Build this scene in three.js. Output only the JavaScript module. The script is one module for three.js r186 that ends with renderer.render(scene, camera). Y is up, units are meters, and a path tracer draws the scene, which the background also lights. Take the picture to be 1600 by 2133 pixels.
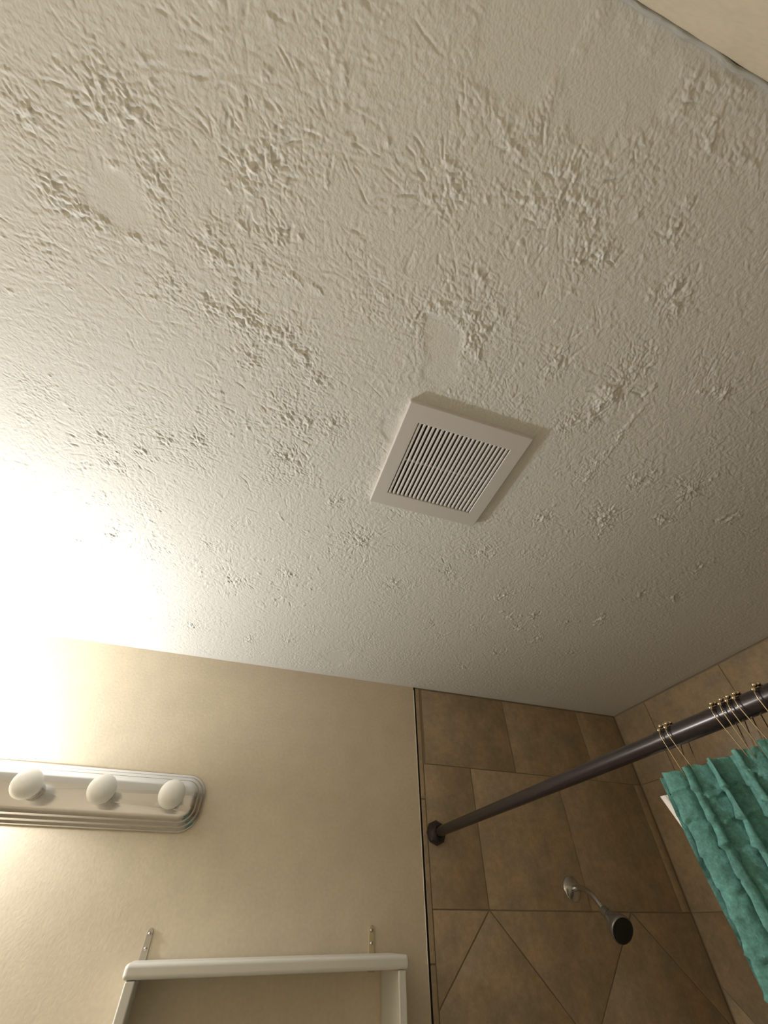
import * as THREE from 'three';
import { RoundedBoxGeometry } from 'three/addons/geometries/RoundedBoxGeometry.js';
import { mergeGeometries, mergeVertices, toCreasedNormals } from 'three/addons/utils/BufferGeometryUtils.js';

// ---------------------------------------------------------------- camera, light, exposure
const scene = new THREE.Scene();
scene.background = new THREE.Color(0x000000);
const D2R = Math.PI / 180;
const camera = new THREE.PerspectiveCamera(104.213, 1600 / 2133, 0.01, 20);
camera.position.set(0, 1.82, 0);
{
  const el = 46.577 * D2R, yaw = 18.396 * D2R;
  camera.lookAt(Math.sin(yaw) * Math.cos(el), 1.82 + Math.sin(el), -Math.cos(yaw) * Math.cos(el));
}
const renderer = new THREE.WebGLRenderer({ antialias: true });
renderer.toneMapping = THREE.LinearToneMapping;
renderer.toneMappingExposure = 0.415;
renderer.shadowMap.enabled = true;
const LAMP_COLOR = new THREE.Color().setRGB(0.955, 0.985, 1.0);
const LAMP_POWER = 3.9, LAMP_FORWARD = 4.6;   // candela of the one lit bulb: all round, and more out of its dome

// ---------------------------------------------------------------- room measures (metres)
const CEIL = 2.44, ZB = -1.364, ZF = 0.166, XR = 1.46, XL = -1.2, XT = 0.568;

// ---------------------------------------------------------------- helpers
let seed = 12345;
const rnd = () => { seed = (seed * 1664525 + 1013904223) >>> 0; return seed / 4294967296; };
const rr = (a, b) => a + (b - a) * rnd();
const PERM = new Uint8Array(512);
{
  const p = Array.from({ length: 256 }, (_, i) => i);
  for (let i = 255; i > 0; i--) { const j = Math.floor(rnd() * (i + 1)); [p[i], p[j]] = [p[j], p[i]]; }
  for (let i = 0; i < 512; i++) PERM[i] = p[i & 255];
}
const GX = [], GY = [];
for (let i = 0; i < 32; i++) { GX.push(Math.cos(i / 32 * 6.2832)); GY.push(Math.sin(i / 32 * 6.2832)); }
function noise(x, y) {                           // gradient noise, about -1..1, period 256
  const xf = Math.floor(x), yf = Math.floor(y), X = xf & 255, Y = yf & 255; x -= xf; y -= yf;
  const u = x * x * x * (x * (x * 6 - 15) + 10), v = y * y * y * (y * (y * 6 - 15) + 10);
  const a = PERM[X] + Y, b = PERM[X + 1] + Y;
  const g = (h, px, py) => GX[h & 31] * px + GY[h & 31] * py;
  const n0 = g(PERM[a], x, y), n1 = g(PERM[b], x - 1, y), n2 = g(PERM[a + 1], x, y - 1), n3 = g(PERM[b + 1], x - 1, y - 1);
  return 1.5 * (n0 + (n1 - n0) * u + ((n2 + (n3 - n2) * u) - (n0 + (n1 - n0) * u)) * v);
}
function tileNoise(x, y, p) {                    // gradient noise with period p
  const xf = Math.floor(x), yf = Math.floor(y), X = xf % p, Y = yf % p, X1 = (X + 1) % p, Y1 = (Y + 1) % p; x -= xf; y -= yf;
  const u = x * x * (3 - 2 * x), v = y * y * (3 - 2 * y);
  const g = (i, j, px, py) => { const h = PERM[PERM[i & 255] + (j & 255)] & 31; return GX[h] * px + GY[h] * py; };
  const n0 = g(X, Y, x, y), n1 = g(X1, Y, x - 1, y), n2 = g(X, Y1, x, y - 1), n3 = g(X1, Y1, x - 1, y - 1);
  return 1.5 * (n0 + (n1 - n0) * u + ((n2 + (n3 - n2) * u) - (n0 + (n1 - n0) * u)) * v);
}
const sst = (a, b, x) => { const t = Math.min(1, Math.max(0, (x - a) / (b - a))); return t * t * (3 - 2 * t); };
const taken = {};
function numbered(n) { const k = taken[n] = (taken[n] ?? -1) + 1; return k ? n + '_' + String(k).padStart(3, '0') : n; }
function mesh(name, geo, mat, parent) {
  const m = new THREE.Mesh(geo, mat); m.name = name; m.castShadow = m.receiveShadow = true;
  (parent ?? scene).add(m); return m;
}
function thing(name, label, category, pos = [0, 0, 0], group) {
  const o = new THREE.Group(); o.name = numbered(name); o.position.set(...pos); scene.add(o);
  o.userData = { label, category }; if (group) o.userData.group = group;
  return o;
}
function structure(name, geo, mat, label) {
  const m = mesh(name, geo, mat); m.userData = { kind: 'structure', label }; return m;
}
function box(x0, x1, y0, y1, z0, z1, r = 0) {
  const g = r ? new RoundedBoxGeometry(x1 - x0, y1 - y0, z1 - z0, 3, r) : new THREE.BoxGeometry(x1 - x0, y1 - y0, z1 - z0);
  g.translate((x0 + x1) / 2, (y0 + y1) / 2, (z0 + z1) / 2); return g;
}
function tube(pts, r, seg = 40, rad = 12) { return new THREE.TubeGeometry(new THREE.CatmullRomCurve3(pts.map(p => new THREE.Vector3(...p))), seg, r, rad, false); }
function lathe(profile, seg = 40) { return new THREE.LatheGeometry(profile.map(p => new THREE.Vector2(...p)), seg); }
function aim(geo, dir) { geo.applyQuaternion(new THREE.Quaternion().setFromUnitVectors(new THREE.Vector3(0, 1, 0), new THREE.Vector3(...dir).normalize())); return geo; }
function uvMetres(g, fx, fy) { const p = g.attributes.position, uv = new Float32Array(p.count * 2); for (let i = 0; i < p.count; i++) { uv[2 * i] = fx(p, i); uv[2 * i + 1] = fy(p, i); } g.setAttribute('uv', new THREE.BufferAttribute(uv, 2)); return g; }
function dataTex(n, fn, metres, srgb) {          // n x n texture that repeats every `metres`
  const d = new Uint8Array(n * n * 4);
  for (let j = 0; j < n; j++) for (let i = 0; i < n; i++) { const c = fn(i / n, j / n), k = (j * n + i) * 4; d[k] = c[0]; d[k + 1] = c[1]; d[k + 2] = c[2]; d[k + 3] = 255; }
  const t = new THREE.DataTexture(d, n, n); t.wrapS = t.wrapT = THREE.RepeatWrapping; t.magFilter = THREE.LinearFilter; t.minFilter = THREE.LinearMipmapLinearFilter; t.generateMipmaps = true;
  t.repeat.set(1 / metres, 1 / metres); if (srgb) t.colorSpace = THREE.SRGBColorSpace; t.needsUpdate = true; return t;
}
const grey = v => { v = Math.max(0, Math.min(255, v * 255)); return [v, v, v]; };

// ---------------------------------------------------------------- materials
const grainBump = dataTex(1024, (u, v) => grey(0.5 + 0.22 * tileNoise(u * 120, v * 120, 120) + 0.2 * tileNoise(u * 230, v * 230, 230) + 0.1 * tileNoise(u * 60, v * 60, 60)), 0.45);
const peelBump = dataTex(512, (u, v) => grey(0.5 + 0.3 * tileNoise(u * 70, v * 70, 70) + 0.15 * tileNoise(u * 150, v * 150, 150)), 0.35);
const paintMap = dataTex(512, (u, v) => {
  const n = 0.02 * tileNoise(u * 5, v * 5, 5) + 0.015 * tileNoise(u * 17, v * 17, 17) + 0.02 * tileNoise(u * 90, v * 90, 90);
  return [212 * (1 + n), 198 * (1 + n), 174 * (1 + n)];
}, 0.7, true);
const tileMap = dataTex(1024, (u, v) => {
  const a = tileNoise(u * 6, v * 6, 6), b = tileNoise(u * 16, v * 16, 16), c = tileNoise(u * 50, v * 50, 50), d = tileNoise(u * 140, v * 140, 140);
  const n = 1 + 0.06 * a + 0.05 * b + 0.05 * c + 0.04 * d, w = 0.025 * b + 0.02 * tileNoise(u * 9 + 3, v * 9 + 3, 9);
  return [176 * n * (1 + w), 156 * n, 128 * n * (1 - w)];
}, 0.8, true);
const tileBump = dataTex(512, (u, v) => grey(0.5 + 0.25 * tileNoise(u * 20, v * 20, 20) + 0.2 * tileNoise(u * 64, v * 64, 64)), 0.4);
const clothMap = dataTex(512, (u, v) => {
  const n = 1 + 0.12 * tileNoise(u * 40, v * 40, 40) + 0.1 * tileNoise(u * 120, v * 120, 120) + 0.08 * tileNoise(u * 9, v * 9, 9);
  return [90 * n, 140 * n, 132 * n];
}, 0.25, true);
const clothBump = dataTex(512, (u, v) => grey(0.5 + 0.3 * tileNoise(u * 60, v * 60, 60) + 0.2 * tileNoise(u * 170, v * 170, 170)), 0.2);

const std = o => new THREE.MeshStandardMaterial(o);
const M = {
  ceiling: std({ color: new THREE.Color().setRGB(0.76, 0.745, 0.7), roughness: 0.8, bumpMap: grainBump, bumpScale: 0.00055 }),
  slab: std({ color: 0xb8b2a6, roughness: 0.9 }),
  paint: std({ map: paintMap, roughness: 0.5, bumpMap: peelBump, bumpScale: 0.00025 }),
  tile: [0, 1, 2].map(k => std({ map: tileMap, color: new THREE.Color().setScalar([1, 0.94, 0.88][k]), roughness: 0.42, bumpMap: tileBump, bumpScale: 0.0004 })),
  grout: std({ color: 0x9a8a74, roughness: 0.95 }),
  gap: std({ color: 0x120d0a, roughness: 0.95 }),  // near-black, the shade of the open gap put into colour
  caulk: std({ color: 0xd9cfbb, roughness: 0.6 }),
  floor: std({ color: 0xdad6cc, roughness: 0.6 }),
  fan: std({ color: new THREE.Color().setRGB(0.66, 0.625, 0.6), roughness: 0.45 }),
  fanShade: std({ color: 0x14110f, roughness: 0.8 }),
  chrome: std({ color: new THREE.Color().setRGB(0.62, 0.61, 0.6), metalness: 1, roughness: 0.17 }),
  bulb: std({ color: new THREE.Color().setRGB(0.86, 0.85, 0.81), roughness: 0.38 }),
  bulbLit: std({ color: 0xffffff, roughness: 0.4, emissive: LAMP_COLOR, emissiveIntensity: 6 }),
  white: std({ color: new THREE.Color().setRGB(0.74, 0.72, 0.66), roughness: 0.4 }),
  steel: std({ color: new THREE.Color().setRGB(0.5, 0.47, 0.43), metalness: 1, roughness: 0.35 }),
  strapPainted: std({ color: 0xbda983, roughness: 0.5 }),
  bronze: std({ color: new THREE.Color().setRGB(0.035, 0.026, 0.026), metalness: 0.3, roughness: 0.27 }),
  brass: std({ color: new THREE.Color().setRGB(0.55, 0.45, 0.3), metalness: 1, roughness: 0.2 }),
  cloth: std({ map: clothMap, roughness: 0.85, bumpMap: clothBump, bumpScale: 0.0006, side: THREE.DoubleSide }),
  liner: std({ color: 0xe6dfd6, roughness: 0.5, side: THREE.DoubleSide }),
  black: std({ color: 0x14100f, roughness: 0.55 }),
  greyPlastic: std({ color: 0x8d8984, roughness: 0.25, metalness: 0.6 }),
};

// ---------------------------------------------------------------- ceiling: stomped and knocked-down plaster, real relief
const PEAKS = [[-0.3,-0.055],[-0.286,-0.068],[-0.275,-0.069],[-0.302,-0.084],[-0.377,-0.107],[-0.368,-0.169],[-0.367,-0.18],[-0.34,-0.186],[-0.313,-0.188],[-0.247,-0.121],[-0.242,-0.131],[-0.141,-0.079],[-0.118,-0.067],[-0.173,-0.171],[-0.179,-0.181],[-0.1,-0.133],[-0.234,-0.233],[-0.18,-0.25],[-0.139,-0.247],[-0.125,-0.253],[-0.1,-0.259],[-0.068,-0.255],[-0.041,-0.281],[-0.116,-0.306],[-0.016,-0.31],[-0.352,-0.548],[-0.251,-0.509],[-0.193,-0.495],[-0.046,-0.394],[0.028,-0.38],[0.081,-0.56],[0.161,-0.658],[0.024,-0.835],[-0.1,-0.908],[-0.345,-0.598],[-0.291,-0.55],[0.116,-0.169],[0.194,-0.172],[0.183,-0.14],[0.286,-0.029],[0.309,-0.019],[0.341,-0.162],[0.426,-0.247],[0.459,-0.231],[0.431,-0.02],[0.454,-0.039],[0.642,-0.433],[0.586,-0.746],[0.714,-0.883],[0.8,-0.914],[0.908,-0.763],[0.954,-0.959],[0.46,-0.94],[0.397,-0.701],[0.442,-0.609],[0.926,-0.632],[0.983,-0.485],[0.904,-0.337],[0.766,-0.384],[0.642,-0.41],[0.638,-0.314],[0.758,-0.3],[0.26,0.019],[0.218,0.019],[0.379,0.032],[0.096,-0.021],[0.289,-0.789],[0.653,-0.835],[0.711,-0.803],[1.02,-0.613],[-0.042,-0.479],[-0.012,-0.393],[-0.456,-0.864],[-0.381,-0.822],[-0.525,-1.202],[-0.506,-1.235],[-0.204,-1.176],[-0.037,-1.193],[1.35,-1.031],[0.636,-0.115],[0.077,-1.171],[0.211,-0.155],[0.458,-0.152],[0.825,-0.805],[0.669,-1.16],[0.518,-0.466],[0.72,-1.037]];
const RIDGES = [[[0.156,-0.087],[0.18,-0.098],[0.202,-0.11],[0.222,-0.13],[0.247,-0.145]],[[0.23,0.124],[0.236,0.11],[0.24,0.098]],[[0.294,0.143],[0.298,0.129],[0.299,0.116]],[[0.338,0.146],[0.343,0.129],[0.355,0.11]],[[0.171,-0.154],[0.182,-0.165],[0.205,-0.183],[0.224,-0.195]],[[0.103,-0.156],[0.116,-0.179],[0.125,-0.155],[0.139,-0.137]],[[0.136,-0.113],[0.159,-0.092]],[[-0.375,-0.164],[-0.364,-0.175],[-0.331,-0.183],[-0.3,-0.194],[-0.265,-0.193],[-0.236,-0.195]],[[-0.188,-0.157],[-0.173,-0.179],[-0.15,-0.195]],[[-0.097,-0.257],[-0.067,-0.262],[-0.041,-0.285],[-0.013,-0.309]],[[0.351,0.109],[0.393,0.11],[0.422,0.111]],[[0.538,-0.347],[0.531,-0.243],[0.53,-0.183]],[[0.194,0.165],[0.22,0.162],[0.248,0.164]],[[0.315,0.148],[0.349,0.154],[0.376,0.159]],[[0.119,0.048],[0.138,0.038],[0.157,0.031]],[[0.152,-0.003],[0.201,-0.001],[0.241,-0.008]],[[-0.305,-0.073],[-0.281,-0.075],[-0.252,-0.073]],[[-0.107,-0.175],[-0.081,-0.175],[-0.04,-0.177]]];
const STOMPS = [[-0.161,0.004,0.16],[-0.181,-0.2,0.12],[-0.332,-0.553,0.14],[0.642,-0.433,0.1],[0.178,-0.131,0.09],[-0.308,-0.789,0.13],[-0.113,-0.891,0.14],[0.035,-0.907,0.12],[0.758,-0.3,0.07],[-0.043,-0.414,0.12],[0.241,-0.008,0.13],[0.088,-0.024,0.12],[-0.29,-0.068,0.1],[-0.136,-0.08,0.1],[0.468,-0.158,0.07],[0.161,-0.658,0.1],[-0.051,-0.021,0.12],[0.21,0.017,0.1],[0.593,-0.896,0.09],[1.029,-0.622,0.08]];
const FLATS = [[-0.293,-0.158,0.035],[0.136,-0.173,0.022],[0.161,-0.194,0.03],[0.17,-0.231,0.03],[0.136,-0.354,0.025],[-0.516,-1.149,0.05],[0.206,0.108,0.05],[0.112,0.118,0.06],[0.255,0.124,0.03],[-0.65,-1.283,0.06],[0.244,-1.23,0.05],[1.01,-1.299,0.08]];
const CX0 = -0.86, CX1 = XR, CZ0 = ZB, CZ1 = ZF, CS = 0.0012;       // raster of the relief
const CW = Math.ceil((CX1 - CX0) / CS) + 1, CH = Math.ceil((CZ1 - CZ0) / CS) + 1;
const FAN = { x: 0.2625, z: -0.41, s: 0.236, t: 0.0105 };
const relief = new Float32Array(CW * CH);
{
const strokes = new Float32Array(CW * CH), cuts = new Float32Array(CW * CH), lumps = new Float32Array(CW * CH), chunk = new Float32Array(CW * CH);
  // a stroke: a tapering, wavering, broken ridge (or, cut into the skin, a groove) along a short curve
  function stroke(x, z, ang, len, w, h, bend, buf = strokes) {
    const n = Math.ceil(len / (CS * 0.9)), ph = rnd() * 100;
    let a = ang;
    for (let i = 0; i <= n; i++) {
      const t = i / n;
      a = ang + bend * (t - 0.5) + 0.3 * noise(ph + t * len * 45, 3.3);
      x += Math.cos(a) * len / n; z += Math.sin(a) * len / n;
      const taper = Math.min(1, t * 6, (1 - t) * 4);
      const hh = h * taper * (0.65 + 0.7 * noise(ph + 31 + t * len * 60, 7.7));
      if (hh <= 0.00003) continue;
      const ww = w * (0.75 + 0.5 * noise(ph + 57 + t * len * 50, 1.1));
      const ci = (x - CX0) / CS, cj = (z - CZ0) / CS, R = Math.max(0.9, ww / CS);
      for (let j = Math.max(0, Math.ceil(cj - R)); j <= Math.min(CH - 1, Math.floor(cj + R)); j++)
        for (let q = Math.max(0, Math.ceil(ci - R)); q <= Math.min(CW - 1, Math.floor(ci + R)); q++) {
          const d = Math.hypot(q - ci, j - cj) / R; if (d >= 1) continue;
          const v = hh * Math.pow(1 - d * d, 0.7), k = j * CW + q;
          if (v > buf[k]) buf[k] = v;
        }
    }
  }
  // a lump: a torn flake of plaster with a ragged, steep edge, highest on one side
  function lump(x, z, r, h, ang, el) {
    const R = r * 2.1, ca = Math.cos(ang), sa = Math.sin(ang), ph = rnd() * 90;
    for (let j = Math.max(0, Math.ceil((z - R - CZ0) / CS)); j <= Math.min(CH - 1, Math.floor((z + R - CZ0) / CS)); j++)
      for (let q = Math.max(0, Math.ceil((x - R - CX0) / CS)); q <= Math.min(CW - 1, Math.floor((x + R - CX0) / CS)); q++) {
        const dx = CX0 + q * CS - x, dz = CZ0 + j * CS - z;
        const u = (dx * ca + dz * sa) / r, v = (-dx * sa + dz * ca) / (r * el);
        const a = Math.atan2(v, u), d = Math.hypot(u, v) * (1 + 0.55 * noise(ph + Math.cos(a) * 2.2, ph + Math.sin(a) * 2.2)) + 0.18 * noise(ph + dx * 300, dz * 300);
        if (d >= 1) continue;
        const f = sst(0, 0.5, 1 - d) * (0.3 + 0.7 * sst(-0.8, 0.7, u)) * (1 + 0.3 * noise(ph + dx * 240, dz * 240));
        const k = j * CW + q, val = h * f;
        if (val > lumps[k]) lumps[k] = val;
      }
  }
  function mask(x, z, s, v) {        // where the skin broke into chunks
    const R = 2.4 * s;
    for (let j = Math.max(0, Math.ceil((z - R - CZ0) / CS)); j <= Math.min(CH - 1, Math.floor((z + R - CZ0) / CS)); j++)
      for (let q = Math.max(0, Math.ceil((x - R - CX0) / CS)); q <= Math.min(CW - 1, Math.floor((x + R - CX0) / CS)); q++) {
        const d2 = ((CX0 + q * CS - x) ** 2 + (CZ0 + j * CS - z) ** 2) / (s * s), k = j * CW + q; if (d2 < 5.76) chunk[k] = Math.max(chunk[k], v * Math.exp(-d2 * 0.7));
      }
  }
  const roughAt = (x, z) => 0.45 + 0.55 * sst(1.2, 0.2, x - 0.3 * z);   // coarse stomping on the left, sandy on the far right
  function stomp(x, z, r, dir) {    // dir undefined: crow's foot; else a brush drawn along dir
    const k = roughAt(x, z), n = Math.round((dir === undefined ? 34 : 30) * (0.6 + 0.6 * k) * (r / 0.1));
    for (let i = 0; i < n; i++) {
      const cut = rnd() < 0.42, h = rr(0.00025, 0.0009) * (0.5 + 0.55 * k), w = cut ? rr(0.0012, 0.0021) : rr(0.0014, 0.003), buf = cut ? cuts : strokes;
      if (dir === undefined) {
        const a = rnd() * 6.2832, r0 = r * (0.08 + 0.75 * rnd());
        stroke(x + Math.cos(a) * r0, z + Math.sin(a) * r0, a + rr(-0.3, 0.3), rr(0.010, 0.042) * (0.5 + r * 6), w, h, rr(-0.5, 0.5), buf);
      } else {
        const a = dir + rr(-0.35, 0.35);
        stroke(x + rr(-r, r) * 0.8, z + rr(-r, r) * 0.8, a, rr(0.015, 0.06), w, h, rr(-0.5, 0.5), buf);
      }
    }
  }
  for (const [x, z, r] of STOMPS) {
    stomp(x, z, r); stomp(x, z, r * 0.6);
    const k = roughAt(x, z), n = 4 + Math.round(6 * k);
    for (let i = 0; i < n; i++) { const a = rnd() * 6.28, d = r * rr(0.1, 0.8); lump(x + Math.cos(a) * d, z + Math.sin(a) * d, rr(0.003, 0.0065), rr(0.0009, 0.0020), a, rr(0.5, 1.8)); }
    for (let i = 0; i < 26; i++) { const a = rnd() * 6.28, d = r * rr(0.1, 0.6); stroke(x + Math.cos(a) * d, z + Math.sin(a) * d, a + rr(-0.25, 0.25), rr(0.01, 0.03), rr(0.0018, 0.0028), rr(0.0008, 0.0018) * (0.5 + 0.5 * k), rr(-0.4, 0.4), cuts); }
  }
  for (let i = 0; i < 26; i++) for (let j = 0; j < 18; j++) {
    const x = CX0 + (i + rnd()) * (CX1 - CX0) / 26, z = CZ0 + (j + rnd()) * (CZ1 - CZ0) / 18;
    let dir; const q = rnd();
    if (x < 0.05 && z > -0.45) dir = q < 0.7 ? rr(-0.3, 0.25) : undefined;
    else if (x > 0.05 && z > -0.1) dir = q < 0.55 ? rr(-1.4, -0.7) : undefined;
    else dir = q < 0.3 ? rnd() * 3.14 : undefined;
    stomp(x, z, rr(0.04, 0.09), dir);
    if (rnd() < 0.3) mask(x, z, rr(0.02, 0.045), rr(0.5, 1));
    if (rnd() < 0.5) for (let n = 0; n < 4; n++) lump(x + rr(-0.03, 0.03), z + rr(-0.03, 0.03), rr(0.0022, 0.005), rr(0.0006, 0.0016), rnd() * 6.28, rr(0.6, 2));
  }
  for (const [x, z] of PEAKS) {
    mask(x, z, rr(0.022, 0.04), 1);
    const big = x > 0.5 ? 1.5 : 1, sp = x > 0.3 ? 0.034 : 0.022, lean = rnd() * 3.14, ex = Math.cos(lean), ez = Math.sin(lean);
    lump(x, z, rr(0.005, 0.009), big * rr(0.0016, 0.0032), rr(-0.3, 1.6), rr(0.5, 1.5));
    for (let n = 0; n < 8; n++) { const u = (rnd() + rnd() - 1) * sp * 1.5, v = (rnd() + rnd() - 1) * sp * 0.7; lump(x + u * ex - v * ez, z + u * ez + v * ex, rr(0.0025, 0.0058), big * rr(0.0007, 0.0019), rnd() * 6.28, rr(0.5, 1.7)); }
    for (let n = 0; n < 4; n++) stroke(x + rr(-0.012, 0.012), z + rr(-0.012, 0.012), lean + rr(-0.8, 0.8), rr(0.006, 0.013), rr(0.002, 0.0034), rr(0.0016, 0.0028), 0.3, cuts);   // torn holes
    for (let n = 0; n < 9; n++) { const a = lean + rr(-0.7, 0.7) + (rnd() < 0.25 ? 1.5 : 0), u = rr(-1, 1) * sp, v = rr(-0.6, 0.6) * sp; stroke(x + u * ex - v * ez, z + u * ez + v * ex, a, rr(0.01, 0.028), rr(0.0018, 0.003), rr(0.0007, 0.0015), rr(-0.7, 0.7), n % 2 ? cuts : strokes); }
  }
  for (const l of RIDGES) for (let i = 0; i + 1 < l.length; i++) {
    const [x0, z0] = l[i], [x1, z1] = l[i + 1], a = Math.atan2(z1 - z0, x1 - x0), d = Math.hypot(x1 - x0, z1 - z0);
    stroke(x0, z0, a, d * 1.25, 0.0038, 0.0012, 0.1); mask(x0, z0, 0.02, 0.8);
    for (let s = 0; s < d; s += 0.008) if (rnd() < 0.75) lump(x0 + (x1 - x0) * s / d + rr(-0.004, 0.004), z0 + (z1 - z0) * s / d + rr(-0.004, 0.004), rr(0.0035, 0.0068), rr(0.0007, 0.0021), a + 1.2, rr(0.8, 1.6));
  }
  // the big blob beside the fan
  lump(0.449, -0.184, 0.028, 0.0046, 0.3, 0.7);
  const blob = []; for (let n = 0; n < 12; n++) blob.push([0.432 + rr(-0.008, 0.014), -0.184 + rr(-0.013, 0.013), 0.25 + rr(-0.25, 0.25), rr(0.015, 0.03)]);
  for (const b of blob) stroke(b[0], b[1], b[2], b[3], 0.003, 0.0014, 0.2);
  // between the stamps a wormy skin, chunks with open joints, sandy grain
  const cellH = (i, j, q) => PERM[PERM[PERM[i & 255] + (j & 255)] + q] / 255;
  for (let j = 0; j < CH; j++) for (let i = 0; i < CW; i++) {
    const x = CX0 + i * CS, z = CZ0 + j * CS, k = j * CW + i, R = roughAt(x, z);
    const wx = x + 0.006 * noise(x * 38, z * 38 + 9), wz = z + 0.006 * noise(x * 38 + 50, z * 38);
    const w1 = Math.max(0, 1 - Math.abs(noise(wx * 78, wz * 78))), w2 = 1 - Math.abs(noise(wx * 150 + 20, wz * 150)), n3 = noise(x * 260, z * 260);
    const zone = sst(-0.5, 0.5, noise(x * 5.5 + 8, z * 5.5) + 0.3), n4 = noise(x * 7 + 3, z * 7 + 40);
    let h = (0.00068 * Math.pow(w1, 2.2) * (0.35 + 0.65 * zone) + 0.00038 * w2 * w2 + 0.0001 * n3) * (0.75 + 0.35 * R);
    const live = 0.6 + 0.55 * sst(-0.7, 0.4, n4);
    h += 0.0006 * (0.4 + 0.6 * R) + strokes[k] * live;
    const cap = 0.00125 + 0.0004 * noise(x * 20, z * 20 + 77);       // knocked down: tops are pressed flat
    if (h > cap) h = cap + (h - cap) * 0.3;
    const c = Math.max(chunk[k], 0.55 * sst(0.25, 0.75, noise(x * 6 + 70, z * 6 + 20)) * R) * (0.45 + 0.55 * R);
    if (c > 0.06) {                                                  // broken chunks: cells 6 to 12 mm wide
      const s = 118, gx = wx * s + 0.35 * noise(x * 90, z * 90), gz = wz * s * 1.35; const ix = Math.floor(gx), iz = Math.floor(gz);
      let f1 = 9, f2 = 9, id = 0;
      for (let b = -1; b < 2; b++) for (let a = -1; a < 2; a++) { const ci = ix + a, cj = iz + b, d = Math.hypot(ci + 0.1 + 0.8 * cellH(ci, cj, 0) - gx, cj + 0.1 + 0.8 * cellH(ci, cj, 1) - gz); if (d < f1) { f2 = f1; f1 = d; id = cellH(ci, cj, 2); } else if (d < f2) f2 = d; }
      h += c * (0.00095 * (sst(0.02, 0.28, f2 - f1) - 0.55) + 0.0005 * (id - 0.5));
    }
    h -= cuts[k] * live;
    h = Math.max(h, -0.0012);
    const lm = lumps[k]; if (lm > 0) h += lm * (0.8 + 0.3 * n3);
    let keep = 1;
    for (const f of FLATS) { const d = Math.hypot(x - f[0], z - f[1]) / f[2] + 0.3 * noise(x * 60, z * 60); if (d < 1.3) keep = Math.min(keep, sst(0.55, 1.3, d)); }
    keep = Math.max(keep, 0.1);
    keep *= 0.25 + 0.75 * sst(0, 0.03, Math.min(x - CX0 > 0.05 ? 9 : x - CX0, CX1 - x, z - CZ0, (CZ1 - z) * 1.2));
    if (Math.abs(x - FAN.x) < FAN.s / 2 - 0.004 && Math.abs(z - FAN.z) < FAN.s / 2 - 0.004) keep = 0;
    relief[k] = h * keep;
  }
}
function reliefAt(x, z) {
  const fx = (x - CX0) / CS, fz = (z - CZ0) / CS; if (fx < 0) return 0;
  const i = Math.min(CW - 2, Math.floor(fx)), j = Math.max(0, Math.min(CH - 2, Math.floor(fz))), u = Math.min(1, fx - i), v = Math.min(1, Math.max(0, fz - j)), k = j * CW + i;
  return (relief[k] * (1 - u) + relief[k + 1] * u) * (1 - v) + (relief[k + CW] * (1 - u) + relief[k + CW + 1] * u) * v;
}
{
  const steps = (a, b, size) => { const o = [a]; while (o[o.length - 1] < b) o.push(o[o.length - 1] + size(o[o.length - 1])); const k = (b - a) / (o[o.length - 1] - a); return o.map(v => a + (v - a) * k); };
  const xs = [XL, -1.0, ...steps(CX0, XR, x => 0.00130 + 0.0023 * sst(0.55, 1.4, x) + 0.0014 * sst(-0.42, -0.75, x))];
  const zs = steps(ZB, ZF, z => 0.00132 + 0.0013 * sst(-0.45, -1.1, z));
  const nx = xs.length, nz = zs.length, pos = new Float32Array(nx * nz * 3), uv = new Float32Array(nx * nz * 2), idx = new Uint32Array((nx - 1) * (nz - 1) * 6);
  let q = 0;
  for (let j = 0; j < nz; j++) for (let i = 0; i < nx; i++) {
    const k = j * nx + i; pos[3 * k] = xs[i]; pos[3 * k + 1] = CEIL - reliefAt(xs[i], zs[j]); pos[3 * k + 2] = zs[j]; uv[2 * k] = xs[i]; uv[2 * k + 1] = zs[j];
    if (i < nx - 1 && j < nz - 1) { idx[q++] = k; idx[q++] = k + 1; idx[q++] = k + nx; idx[q++] = k + 1; idx[q++] = k + nx + 1; idx[q++] = k + nx; }
  }
  const g = new THREE.BufferGeometry();
  g.setAttribute('position', new THREE.BufferAttribute(pos, 3)); g.setAttribute('uv', new THREE.BufferAttribute(uv, 2)); g.setIndex(new THREE.BufferAttribute(idx, 1)); g.computeVertexNormals();
  console.log('ceiling grid', nx, nz);
  const slab = box(XL - 0.1, XR + 0.12, CEIL + 0.012, CEIL + 0.1, ZB - 0.12, ZF + 0.1); 
  structure('ceiling', mergeGeometries([g, slab]), M.ceiling, 'off-white plaster ceiling with heavy stomped and knocked-down texture');
}

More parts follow.
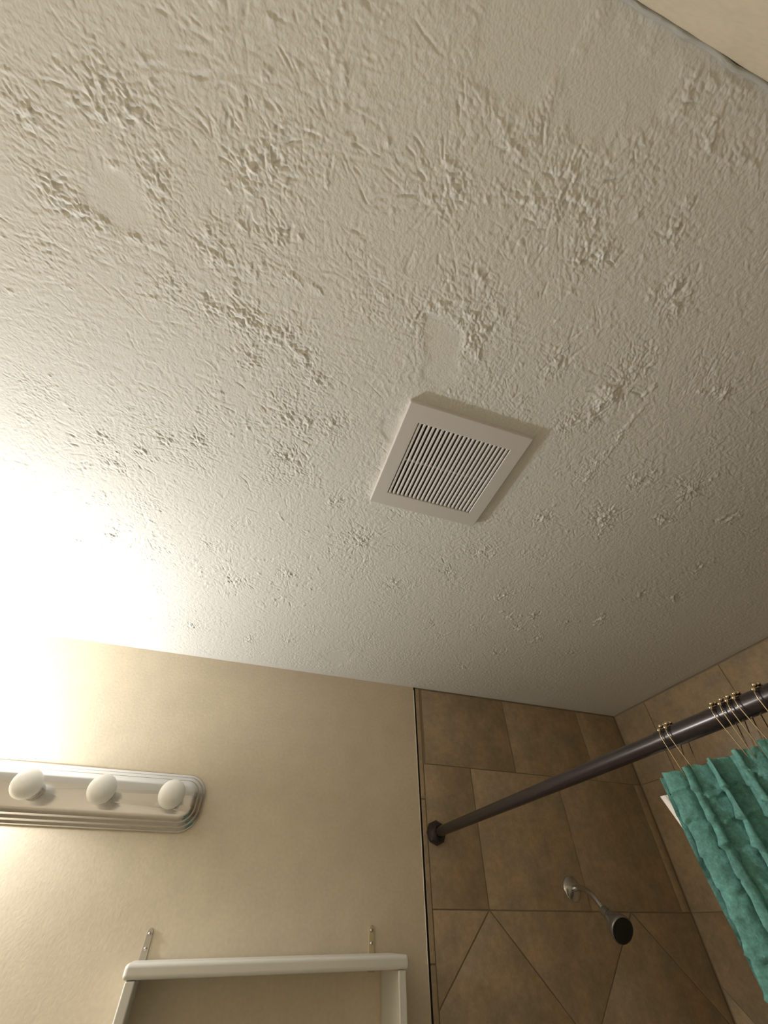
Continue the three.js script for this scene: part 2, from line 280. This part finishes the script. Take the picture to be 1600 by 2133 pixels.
// ---------------------------------------------------------------- walls and floor
{
  const uvXY = g => uvMetres(g, (p, i) => p.getX(i) + p.getZ(i), (p, i) => p.getY(i));
  structure('floor', box(XL - 0.1, XR + 0.12, -0.1, 0, ZB - 0.12, ZF + 0.1), M.floor, 'light floor');
  // painted wall behind the lamp, its raw edge at XT
  structure('wall_back', uvXY(box(XL - 0.1, XT - 0.0015, 0, CEIL + 0.02, ZB - 0.1, ZB)), M.paint, 'beige painted wall behind the light bar');
  structure('wall_front', uvXY(box(XL - 0.1, XR + 0.12, 0, CEIL + 0.02, ZF, ZF + 0.1)), M.paint, 'beige painted wall in the upper right corner');
  structure('wall_left', uvXY(box(XL - 0.1, XL, 0, CEIL + 0.02, ZB, ZF)), M.paint, 'beige painted side wall');
  // a bead of caulk along the raw paint edge and a near-black strip with the open gap's shade painted in
  const bead = []; for (let i = 0; i <= 120; i++) { const y = 0.02 + i * (CEIL - 0.03) / 120; bead.push([XT - 0.0012 + 0.0004 * noise(i * 0.7, 2), y, ZB + 0.0006 + 0.0008 * noise(i * 0.9, 5)]); }
  structure('trim_1', tube(bead, 0.0012, 480, 8), M.caulk, 'thin pale bead of caulk along the edge of the painted wall');
  const edge = []; for (let i = 0; i <= 160; i++) edge.push([XL + i * (XR - XL) / 160, CEIL - 0.001 + 0.0018 * noise(i * 0.61, 12), ZF - 0.0015 + 0.0022 * noise(i * 0.43, 31)]);
  structure('trim_3', tube(edge, 0.0028, 640, 8), M.ceiling, 'uneven filled edge where the ceiling meets the beige wall');
  structure('gap_shade_2', box(XT - 0.0002, XT + 0.0058, 0, CEIL - 0.002, ZB - 0.03, ZB - 0.0012), M.gap, 'near-black strip painting the shade of the gap between painted wall and shower tiles');
}
// tiled shower walls: two courses of square tiles under the ceiling, tiles set on the diagonal below
const PITCH = 0.335, J1 = 2.198, J2 = 1.863;
function clip(poly, ax, lim, keepLess) {
  const out = []; const inside = p => keepLess ? p[ax] <= lim : p[ax] >= lim;
  for (let i = 0; i < poly.length; i++) {
    const a = poly[i], b = poly[(i + 1) % poly.length];
    if (inside(a)) out.push(a);
    if (inside(a) !== inside(b)) { const t = (lim - a[ax]) / (b[ax] - a[ax]); out.push([a[0] + (b[0] - a[0]) * t, a[1] + (b[1] - a[1]) * t]); }
  }
  return out;
}
function shrink(poly, d) {          // move every side of a convex counter-clockwise polygon inwards by d
  const n = poly.length, L = [];
  for (let i = 0; i < n; i++) { const a = poly[i], b = poly[(i + 1) % n], l = Math.hypot(b[0] - a[0], b[1] - a[1]); L.push([-(b[1] - a[1]) / l, (b[0] - a[0]) / l, a]); }
  const out = [];
  for (let i = 0; i < n; i++) {
    const A = L[(i + n - 1) % n], B = L[i], ca = A[0] * A[2][0] + A[1] * A[2][1] + d, cb = B[0] * B[2][0] + B[1] * B[2][1] + d, det = A[0] * B[1] - A[1] * B[0];
    if (Math.abs(det) < 1e-6) return null;
    out.push([(ca * B[1] - cb * A[1]) / det, (A[0] * cb - B[0] * ca) / det]);
  }
  return out;
}
function tileLayout(u0, u1, y0, phase1, phase2, apex) {
  const list = [], rect = (a, b, c, d) => [[a, c], [b, c], [b, d], [a, d]];
  for (const [ya, yb, ph] of [[J1, CEIL - 0.004, phase1], [J2, J1, phase2]])
    for (let k = -8; k < 9; k++) { const a = Math.max(u0, ph + k * PITCH), b = Math.min(u1, ph + (k + 1) * PITCH); if (b - a > 0.012) list.push(rect(a, b, ya, yb)); }
  const D = PITCH * Math.SQRT2, h = D / 2;
  for (let r = 0; r < 12; r++) for (let k = -8; k < 9; k++) {
    const cx = apex + k * D + (r % 2 ? 0 : h), cy = J2 - h - (r - 1) * h;
    let p = [[cx, cy - h], [cx + h, cy], [cx, cy + h], [cx - h, cy]];
    p = clip(p, 1, J2, true); if (p.length > 2) p = clip(p, 1, y0, false); if (p.length > 2) p = clip(p, 0, u0, false); if (p.length > 2) p = clip(p, 0, u1, true);
    const q = []; for (const v of p) if (!q.length || Math.hypot(v[0] - q[q.length - 1][0], v[1] - q[q.length - 1][1]) > 0.003) q.push(v);
    if (q.length > 2 && Math.hypot(q[0][0] - q[q.length - 1][0], q[0][1] - q[q.length - 1][1]) < 0.003) q.pop();
    let area = 0; q.forEach((v, i) => { const w = q[(i + 1) % q.length]; area += v[0] * w[1] - v[1] * w[0]; });
    if (q.length > 2 && area / 2 > 0.0006) list.push(q);
  }
  return list;
}
function layTiles(wall, list, place) {
  let n = 0;
  for (const poly of list) {
    const s = shrink(poly, 0.0011 + 0.0012); if (!s) continue;
    const sh = new THREE.Shape(s.map(p => new THREE.Vector2(...p)));
    const g = new THREE.ExtrudeGeometry(sh, { depth: 0.006, bevelEnabled: true, bevelThickness: 0.0012, bevelSize: 0.0012, bevelSegments: 2 });
    const uv = g.attributes.uv, ou = rnd() * 3, ov = rnd() * 3; for (let i = 0; i < uv.count; i++) uv.setXY(i, uv.getX(i) + ou, uv.getY(i) + ov);
    // each tile is bedded a hair proud or back, and not quite true
    const cx = s.reduce((a, p) => a + p[0], 0) / s.length, cy = s.reduce((a, p) => a + p[1], 0) / s.length;
    g.translate(-cx, -cy, -0.0072); g.rotateX(rr(-0.0018, 0.0018)); g.rotateY(rr(-0.0018, 0.0018)); g.translate(cx, cy, rr(-0.0006, 0.0006));
    g.deleteAttribute('normal'); const gg = toCreasedNormals(g, 0.6);
    place(gg); mesh(n ? 'tile_' + String(n).padStart(3, '0') : 'tile', gg, M.tile[Math.floor(rnd() * 3)], wall); n++;
  }
}
{
  const wb = structure('wall_shower', box(XT + 0.0062, XR + 0.1, 0, CEIL + 0.02, ZB - 0.1, ZB - 0.0038), M.grout, 'brown tiled shower wall with square and diagonal tiles');
  layTiles(wb, tileLayout(XT + 0.0205, XR - 0.002, 0.4, 0.597, 0.757, 0.757), g => g.translate(0, 0, ZB - 0.001));
  // narrow upright edge tiles beside the dark gap strip
  for (let y = CEIL - 0.004, n = 0; y > 0.4; y -= PITCH, n++) {
    const g = box(XT + 0.0058, XT + 0.0192, Math.max(0.4, y - PITCH + 0.002), y, ZB - 0.0085, ZB + 0.0002, 0.0016); uvMetres(g, (p, i) => p.getX(i) + n, (p, i) => p.getY(i));
    mesh('edge_tile_' + String(n).padStart(3, '0'), g, M.tile[n % 3], wb);
  }
  const wr = structure('wall_right', box(XR + 0.0038, XR + 0.1, 0, CEIL + 0.02, ZB - 0.006, ZF), M.grout, 'brown tiled side wall of the shower');
  layTiles(wr, tileLayout(ZB + 0.002, ZF - 0.002, 0.4, -1.2, -1.035, -1.035), g => { g.rotateY(-Math.PI / 2); g.translate(XR + 0.001, 0, 0); });
}

// ---------------------------------------------------------------- exhaust fan cover on the ceiling
{
  const t = thing('exhaust_fan_cover', 'square off-white exhaust fan cover with parallel louvres on the textured ceiling', 'vent cover', [FAN.x, CEIL, FAN.z]);
  const h = FAN.s / 2, d = FAN.t, a0 = 0.0905, b0 = 0.0835;          // half opening across and along the louvres
  const sh = new THREE.Shape(); const rc = 0.003;
  sh.moveTo(-h + rc, -h); sh.lineTo(h - rc, -h); sh.quadraticCurveTo(h, -h, h, -h + rc); sh.lineTo(h, h - rc); sh.quadraticCurveTo(h, h, h - rc, h); sh.lineTo(-h + rc, h); sh.quadraticCurveTo(-h, h, -h, h - rc); sh.lineTo(-h, -h + rc); sh.quadraticCurveTo(-h, -h, -h + rc, -h);
  const o = new THREE.Path(); o.moveTo(-a0, -b0); o.lineTo(-a0, b0); o.lineTo(a0, b0); o.lineTo(a0, -b0); o.closePath(); sh.holes.push(o);
  const g = new THREE.ExtrudeGeometry(sh, { depth: d - 0.0015, bevelEnabled: true, bevelThickness: 0.0015, bevelSize: 0.0012, bevelOffset: -0.0012, bevelSegments: 3 });
  g.rotateX(Math.PI / 2);                                            // extrudes downwards
  mesh('frame', g, M.fan, t);
  mesh('slot_shade', box(-a0 - 0.002, a0 + 0.002, -0.0012, 0.0, -b0 - 0.002, b0 + 0.002), M.fanShade, t);  // thin near-black sheet, paints the shade behind the louvres
  const N = 21, p = 2 * a0 / N;
  const sg = new THREE.Shape(), w = p * 0.265;                          // louvre section: upright fin with a bevelled left edge
  sg.moveTo(-w, 0.0062); sg.lineTo(-w, 0.0019); sg.lineTo(-w + 0.0011, 0.0002); sg.quadraticCurveTo(-w + 0.0013, 0, -w + 0.0016, 0); sg.lineTo(w - 0.0005, 0); sg.quadraticCurveTo(w, 0, w, 0.0005); sg.lineTo(w, 0.0062); sg.closePath();
  const slat = new THREE.ExtrudeGeometry(sg, { depth: 2 * b0, bevelEnabled: false, curveSegments: 3 }); slat.translate(0, -d + 0.0008, -b0);
  for (let i = 0; i < N; i++) { const m = mesh(i ? 'slat_' + String(i).padStart(3, '0') : 'slat', slat, M.fan, t); m.position.x = -a0 + (i + 0.42) * p; }
  mesh('cross_rib', box(-a0, a0, -0.005, -0.0012, -0.0015, 0.0015), M.fan, t);
}

// ---------------------------------------------------------------- light bar over the vanity
const BULB_X = [0, 1, 2, 3, 4, 5].map(i => -0.1215 - 0.1535 * i), BULB_Y = 2.051, LIT = 4;
{
  const L = 0.9175, cxm = (BULB_X[0] + BULB_X[5]) / 2, cy = 2.0525;
  const t = thing('vanity_light_bar', 'long chrome light bar with round frosted bulbs on the beige wall', 'wall lamp', [cxm, cy, ZB]);
  const rrect = (w, h, r) => { const s = new THREE.Shape(); s.moveTo(-w + r, -h); s.lineTo(w - r, -h); s.absarc(w - r, -h + r, r, -Math.PI / 2, 0); s.lineTo(w, h - r); s.absarc(w - r, h - r, r, 0, Math.PI / 2); s.lineTo(-w + r, h); s.absarc(-w + r, h - r, r, Math.PI / 2, Math.PI); s.lineTo(-w, -h + r); s.absarc(-w + r, -h + r, r, Math.PI, Math.PI * 1.5); return s; };
  const ring = [];                                                   // pressed chrome tray: rounded steps from the wall to the flat face
  const prof = [[0, 0], [0.0005, 0.006], [0.0025, 0.009], [0.0075, 0.0115], [0.0085, 0.0135], [0.0105, 0.0185], [0.0165, 0.0215], [0.0175, 0.0235], [0.0195, 0.029], [0.0255, 0.0335], [0.0285, 0.0345], [0.033, 0.035]];
  const W = L / 2, H = 0.062, pos = [], idx = []; let np = 0;
  for (const [ins, z] of prof) { const pts = rrect(W - ins, H - ins, 0.05 - ins * 0.9).getPoints(14); np = pts.length; for (const q of pts) pos.push(q.x, q.y, z); }
  for (let k = 0; k + 1 < prof.length; k++) for (let i = 0; i < np; i++) { const a = k * np + i, b = k * np + (i + 1) % np; idx.push(a, b, a + np, b, b + np, a + np); }
  const last = (prof.length - 1) * np; pos.push(0, 0, 0.035); for (let i = 0; i < np; i++) idx.push(last + i, last + (i + 1) % np, pos.length / 3 - 1);
  const g = new THREE.BufferGeometry(); g.setAttribute('position', new THREE.Float32BufferAttribute(pos, 3)); g.setIndex(idx);
  mesh('tray', toCreasedNormals(mergeVertices(g, 1e-5).toNonIndexed(), 0.35), M.chrome, t);
  const sock = lathe([[0.0185, 0], [0.0195, 0.002], [0.0195, 0.018], [0.018, 0.02], [0.0, 0.02]], 32); sock.rotateX(Math.PI / 2); sock.translate(0, 0, 0.0352);
  const bg = lathe([[0.0, -0.062], [0.012, -0.062], [0.0135, -0.048], [0.0155, -0.038], [0.0205, -0.026], [0.0262, -0.013], [0.0292, -0.001], [0.0298, 0.006], [0.0287, 0.0135], [0.0255, 0.021], [0.0195, 0.0272], [0.0105, 0.0308], [0, 0.0318]].map(p => p), 40); bg.rotateX(Math.PI / 2);
  BULB_X.forEach((x, i) => {
    const s = mesh('socket', sock, M.chrome, t); s.position.set(x - cxm, BULB_Y - cy, 0);
    const b = mesh('bulb', bg, i === LIT ? M.bulbLit : M.bulb, t); b.position.set(x - cxm, BULB_Y - cy, 0.0985); b.userData.label = i === LIT ? 'lit frosted bulb' : 'unlit frosted white bulb';
  });
  const lamp = new THREE.PointLight(LAMP_COLOR, LAMP_POWER); lamp.name = 'bulb_light'; lamp.position.set(BULB_X[LIT], BULB_Y, ZB + 0.1005); lamp.castShadow = true; lamp.shadow.radius = 1.3; lamp.shadow.mapSize.set(2048, 2048); lamp.shadow.bias = -0.0005;
  scene.add(lamp);
  const dome = new THREE.SpotLight(LAMP_COLOR, LAMP_FORWARD, 0, 88 * D2R, 1); dome.name = 'bulb_dome_light'; dome.position.copy(lamp.position); dome.target.position.set(BULB_X[LIT], BULB_Y, ZB + 1); dome.castShadow = true; dome.shadow.radius = 1.3; dome.shadow.mapSize.set(2048, 2048); dome.shadow.bias = -0.0005;
  scene.add(dome, dome.target);
}

// ---------------------------------------------------------------- white open box shelf with two strap hangers
{
  const t = thing('wall_shelf', 'white open-front box shelf hung on the wall below the light bar', 'shelf', [0.187, 1.45, ZB]);
  const x0 = -0.279, x1 = 0.279, dp = 0.125, top = 0.334;            // local: y from 0 up
  mesh('top_panel', box(x0 - 0.008, x1 + 0.009, top - 0.022, top, 0.001, dp + 0.003, 0.007), M.white, t);
  mesh('side_panel', box(x1 - 0.017, x1 + 0.001, 0, top - 0.0225, 0.001, dp, 0.003), M.white, t);
  mesh('side_panel', box(x0 - 0.001, x0 + 0.017, 0, top - 0.0225, 0.001, dp, 0.003), M.white, t);
  mesh('bottom_panel', box(x0 - 0.008, x1 + 0.009, -0.022, -0.0005, 0.001, dp + 0.003, 0.007), M.white, t);
  t.rotation.z = 0.012;
  const strap = (x, mat, label) => {
    const sh = new THREE.Shape(); sh.moveTo(-0.0075, -0.04); sh.lineTo(0.0075, -0.04); sh.lineTo(0.0055, 0.03); sh.quadraticCurveTo(0.005, 0.036, 0, 0.036); sh.quadraticCurveTo(-0.005, 0.036, -0.0055, 0.03); sh.closePath();
    const g = new THREE.ExtrudeGeometry(sh, { depth: 0.0018, bevelEnabled: true, bevelThickness: 0.0006, bevelSize: 0.0006, bevelSegments: 2 });
    g.translate(x, top + 0.0105, 0.0012); const m = mesh('hanger_strap', g, mat, t); m.userData.label = label;
    const s = lathe([[0, 0.0022], [0.002, 0.002], [0.0034, 0.0008], [0.0036, 0]], 20); s.rotateX(Math.PI / 2); s.translate(x, top + 0.016, 0.0036); mesh('screw', s, M.chrome, m);
    const s2 = s.clone(); s2.translate(0, 0.022, 0); mesh('screw', s2, M.steel, m);
  };
  strap(-0.268, M.steel, 'grey metal hanger strap'); strap(0.238, M.strapPainted, 'hanger strap painted over in wall colour');
}

// ---------------------------------------------------------------- shower rod, hooks, curtain, liner
const ROD = { x: 0.612, y: 2.021, r: 0.0132 };
{
  const t = thing('shower_rod', 'dark bronze shower curtain rod running out from the tiled wall', 'curtain rod', [ROD.x, ROD.y, ZB]);
  const len = ZF - ZB - 0.004;
  const inner = new THREE.CylinderGeometry(ROD.r - 0.0012, ROD.r - 0.0012, 0.9, 40); inner.rotateX(Math.PI / 2); inner.translate(0, 0, 0.452); mesh('inner_tube', inner, M.bronze, t);
  const pr = [[ROD.r - 0.001, 0], [ROD.r, 0.0008], [ROD.r, len - 0.86], [ROD.r - 0.001, len - 0.86]]; const outer = lathe(pr, 40); outer.rotateX(Math.PI / 2); outer.translate(0, 0, 0.86); mesh('outer_tube', outer, M.bronze, t);
  const fl = lathe([[0.0, 0.0], [0.0255, 0.0], [0.0272, 0.003], [0.0275, 0.009], [0.0262, 0.014], [0.0225, 0.019], [0.0165, 0.0215], [0.0150, 0.0225], [0.0148, 0.028], [0.0135, 0.029]], 8); fl.rotateX(Math.PI / 2);
  const f1 = toCreasedNormals(fl.toNonIndexed(), 0.5); f1.scale(1.08, 1.08, 1.05); f1.translate(0, 0, 0.0004); mesh('end_flange', f1, M.bronze, t);
  const f2 = f1.clone(); f2.rotateY(Math.PI); f2.translate(0, 0, ZF - ZB); mesh('end_flange', f2, M.bronze, t);
}
{
  const wireR = 0.00075, R = ROD.r + 0.0038, drop = 0.047;
  const curve = (lean) => { const p = []; p.push([0.0035, -drop - 0.006, 0.0], [0.001, -drop - 0.0095, 0.0], [-0.003, -drop - 0.004, 0.0], [-0.0085, -0.034, 0]); for (let a = 200; a >= -20; a -= 20) p.push([Math.cos(a * D2R) * R, Math.sin(a * D2R) * R, 0]); p.push([0.0085, -0.034, 0], [0.003, -drop, 0.0], [0.0005, -drop - 0.003, 0.001]); return p.map(q => [q[0], q[1], q[2] + lean * (q[1] / 0.05)]); };
  const hooks = [[-0.486, 0.001, 'curtain hook with ball rollers nearest the tiled wall, at the curtain edge'], [-0.473, -0.004, 'second curtain hook with ball rollers from the curtain edge'], [-0.394, -0.003, 'third ball-roller curtain hook, first of the close cluster on the rod'], [-0.381, 0.003, 'fourth ball-roller curtain hook, second of the close cluster on the rod'], [-0.370, 0.001, 'fifth ball-roller curtain hook, third of the close cluster on the rod'], [-0.359, -0.003, 'sixth ball-roller curtain hook, last of the close cluster on the rod'], [-0.332, 0.002, 'ball-roller curtain hook at the right edge of the picture']];
  const ball = new THREE.SphereGeometry(0.0031, 16, 12);
  for (const [z, lean, label] of hooks) {
    const t = thing('curtain_hook', label, 'curtain hook', [ROD.x, ROD.y, z], 'ball-roller hooks on the curtain rod');
    mesh('wire', tube(curve(lean), wireR, 120, 8), M.brass, t);
    [30, 60, 90, 120, 150].forEach(a => { const b = mesh('roller_ball', ball, M.brass, t); b.position.set(Math.cos(a * D2R) * R, Math.sin(a * D2R) * R, lean * Math.sin(a * D2R) * R / 0.05); });
  }
}
function drape(zStart, zEnd, xOff, yTop, yBot, folds, amp, nU, nV, ruffle, sway) {
  const pos = [], uv = [], idx = [];
  const P = (s, y) => {              // s 0..1 along the gathered cloth
    const depth = yTop - y, ph = s * folds * 6.2832;
    const open = 1 + 0.5 * Math.min(1, depth / 0.5);
    const a = amp * (0.75 + 0.35 * noise(s * folds * 0.9, 4.2 + depth * 0.6)) * (0.85 + 0.25 * Math.min(1, depth * 4));
    let z = zStart + (zEnd - zStart) * s + 0.008 * Math.sin(ph * 2 + 0.6) * open + sway * Math.min(depth, 0.16);
    let x = ROD.x + xOff + a * Math.sin(ph + 0.8 * noise(depth * 3, s * 7)) + 0.004 * noise(s * 40, depth * 6);
    return [x, z];
  };
  const ys = []; for (let j = 0; j <= nV; j++) { const t = j / nV; ys.push(yTop - (yTop - yBot) * (0.32 * t + 0.68 * t * t * t)); }
  let arc = 0; const arcs = [0]; for (let i = 1; i <= nU; i++) { const a = P((i - 1) / nU, yTop - 0.1), b = P(i / nU, yTop - 0.1); arc += Math.hypot(a[0] - b[0], a[1] - b[1]); arcs.push(arc); }
  for (let j = 0; j <= nV; j++) for (let i = 0; i <= nU; i++) {
    const s = i / nU, y = ys[j], e = 0.0006, p = P(s, y), a = P(s - e, y), b = P(s + e, y);
    let nx = -(b[1] - a[1]), nz = b[0] - a[0]; const l = Math.hypot(nx, nz) || 1; nx /= l; nz /= l;
    let r = 0, dy = 0;
    if (ruffle) {
      const row = (yTop - y) / 0.031 + 0.55 * noise(arcs[i] * 9, 1.5) + 0.35 * noise(arcs[i] * 26, y * 12) + 0.15 * noise(arcs[i] * 80, y * 30), f = row - Math.floor(row), k = Math.floor(row);
      const live = sst(0.01, 0.025, yTop - y);
      r = live * (0.0058 * Math.pow(f, 2.0) * (1 - sst(0.93, 1, f)) * (0.75 + 0.7 * noise(arcs[i] * 55, k * 3.7)) * (1) + 0.0016 * noise(arcs[i] * 130, y * 75 + k) + 0.0014 * noise(arcs[i] * 60, y * 40));
      dy = 0.0012 * noise(arcs[i] * 60, 9) * (j ? 1 : 2.5);
    }
    const sg = nx < 0 ? 1 : -1;
    pos.push(p[0] + nx * sg * r, y + dy, p[1] + nz * sg * r); uv.push(arcs[i], y);
    if (i < nU && j < nV) { const k = j * (nU + 1) + i; idx.push(k, k + 1, k + nU + 1, k + 1, k + nU + 2, k + nU + 1); }
  }
  const g = new THREE.BufferGeometry(); g.setAttribute('position', new THREE.Float32BufferAttribute(pos, 3)); g.setAttribute('uv', new THREE.Float32BufferAttribute(uv, 2)); g.setIndex(idx); g.computeVertexNormals(); return g;
}
{
  const c = mesh('shower_curtain', drape(-0.538, -0.03, 0.0, 1.98, 0.4, 13.5, 0.023, 480, 260, true, 0.1), M.cloth);
  c.userData = { label: 'teal ruffled fabric shower curtain gathered on the dark rod', category: 'shower curtain' };
  const l = mesh('shower_liner', drape(-0.602, -0.05, 0.058, 1.972, 0.4, 8, 0.008, 160, 120, false, 0.4), M.liner);
  l.userData = { label: 'white shower liner peeking out behind the teal curtain edge', category: 'curtain liner' };
}

// ---------------------------------------------------------------- unseen bathtub, added to bounce light back up in the shower
{
  const t = thing('bathtub', 'unseen white bathtub added below the tiled shower walls to bounce light up', 'bathtub', [0.62, 0, ZB + 0.012]);
  const w = XR - 0.62 - 0.012, l = ZF - ZB - 0.03, sh = new THREE.Shape(); sh.moveTo(0, 0); sh.lineTo(w, 0); sh.lineTo(w, l); sh.lineTo(0, l); sh.closePath();
  const r = 0.14, a = 0.085, h = new THREE.Path(); h.moveTo(a + r, a); h.lineTo(w - a - r, a); h.quadraticCurveTo(w - a, a, w - a, a + r); h.lineTo(w - a, l - a - r); h.quadraticCurveTo(w - a, l - a, w - a - r, l - a); h.lineTo(a + r, l - a); h.quadraticCurveTo(a, l - a, a, l - a - r); h.lineTo(a, a + r); h.quadraticCurveTo(a, a, a + r, a); sh.holes.push(h);
  const g = new THREE.ExtrudeGeometry(sh, { depth: 0.37, bevelEnabled: true, bevelThickness: 0.008, bevelSize: 0.008, bevelOffset: -0.008, bevelSegments: 3 }); g.rotateX(Math.PI / 2); g.translate(0, 0.386, 0); mesh('rim_and_apron', g, M.white, t);
  mesh('tub_bottom', box(0.02, w - 0.02, 0.06, 0.09, 0.02, l - 0.02, 0.01), M.white, t);
}

// ---------------------------------------------------------------- shower head
{
  const t = thing('shower_sprayer', 'chrome shower arm with grey bell-shaped head and dark spray face on tiles', 'shower head', [1.042, 1.91, ZB]);
  const fl = lathe([[0, 0.0105], [0.0095, 0.0105], [0.0125, 0.0095], [0.021, 0.0055], [0.0275, 0.002], [0.0285, 0]], 40); fl.rotateX(Math.PI / 2); mesh('escutcheon', fl, M.chrome, t);
  mesh('arm', tube([[0, 0, 0.002], [0, 0.0005, 0.03], [0, -0.0045, 0.055], [0, -0.0195, 0.083], [0, -0.0515, 0.114]], 0.0072, 60, 20), M.chrome, t);
  const dir = [-0.1, -0.55, 0.83], o = [0, -0.0475, 0.109];
  const at = (g) => { aim(g, dir); g.translate(...o); return g; };
  mesh('swivel_nut', at(toCreasedNormals(lathe([[0.0075, 0], [0.0115, 0.001], [0.012, 0.009], [0.0105, 0.016], [0.0075, 0.018]], 12).toNonIndexed(), 0.6)), M.greyPlastic, t);
  mesh('head_body', at(lathe([[0.009, 0.016], [0.0125, 0.019], [0.015, 0.026], [0.0215, 0.041], [0.0285, 0.056], [0.0305, 0.064], [0.0305, 0.069], [0.0285, 0.0705]], 44)), M.greyPlastic, t);
  const face = mesh('spray_face', at(lathe([[0.0287, 0.0690], [0.0282, 0.0712], [0.020, 0.0722], [0, 0.0724]], 44)), M.black, t); face.userData.label = 'dark rubber spray face';
}

scene.traverse(o => { if (o.isMesh) { o.castShadow = true; o.receiveShadow = true; } });
renderer.render(scene, camera);
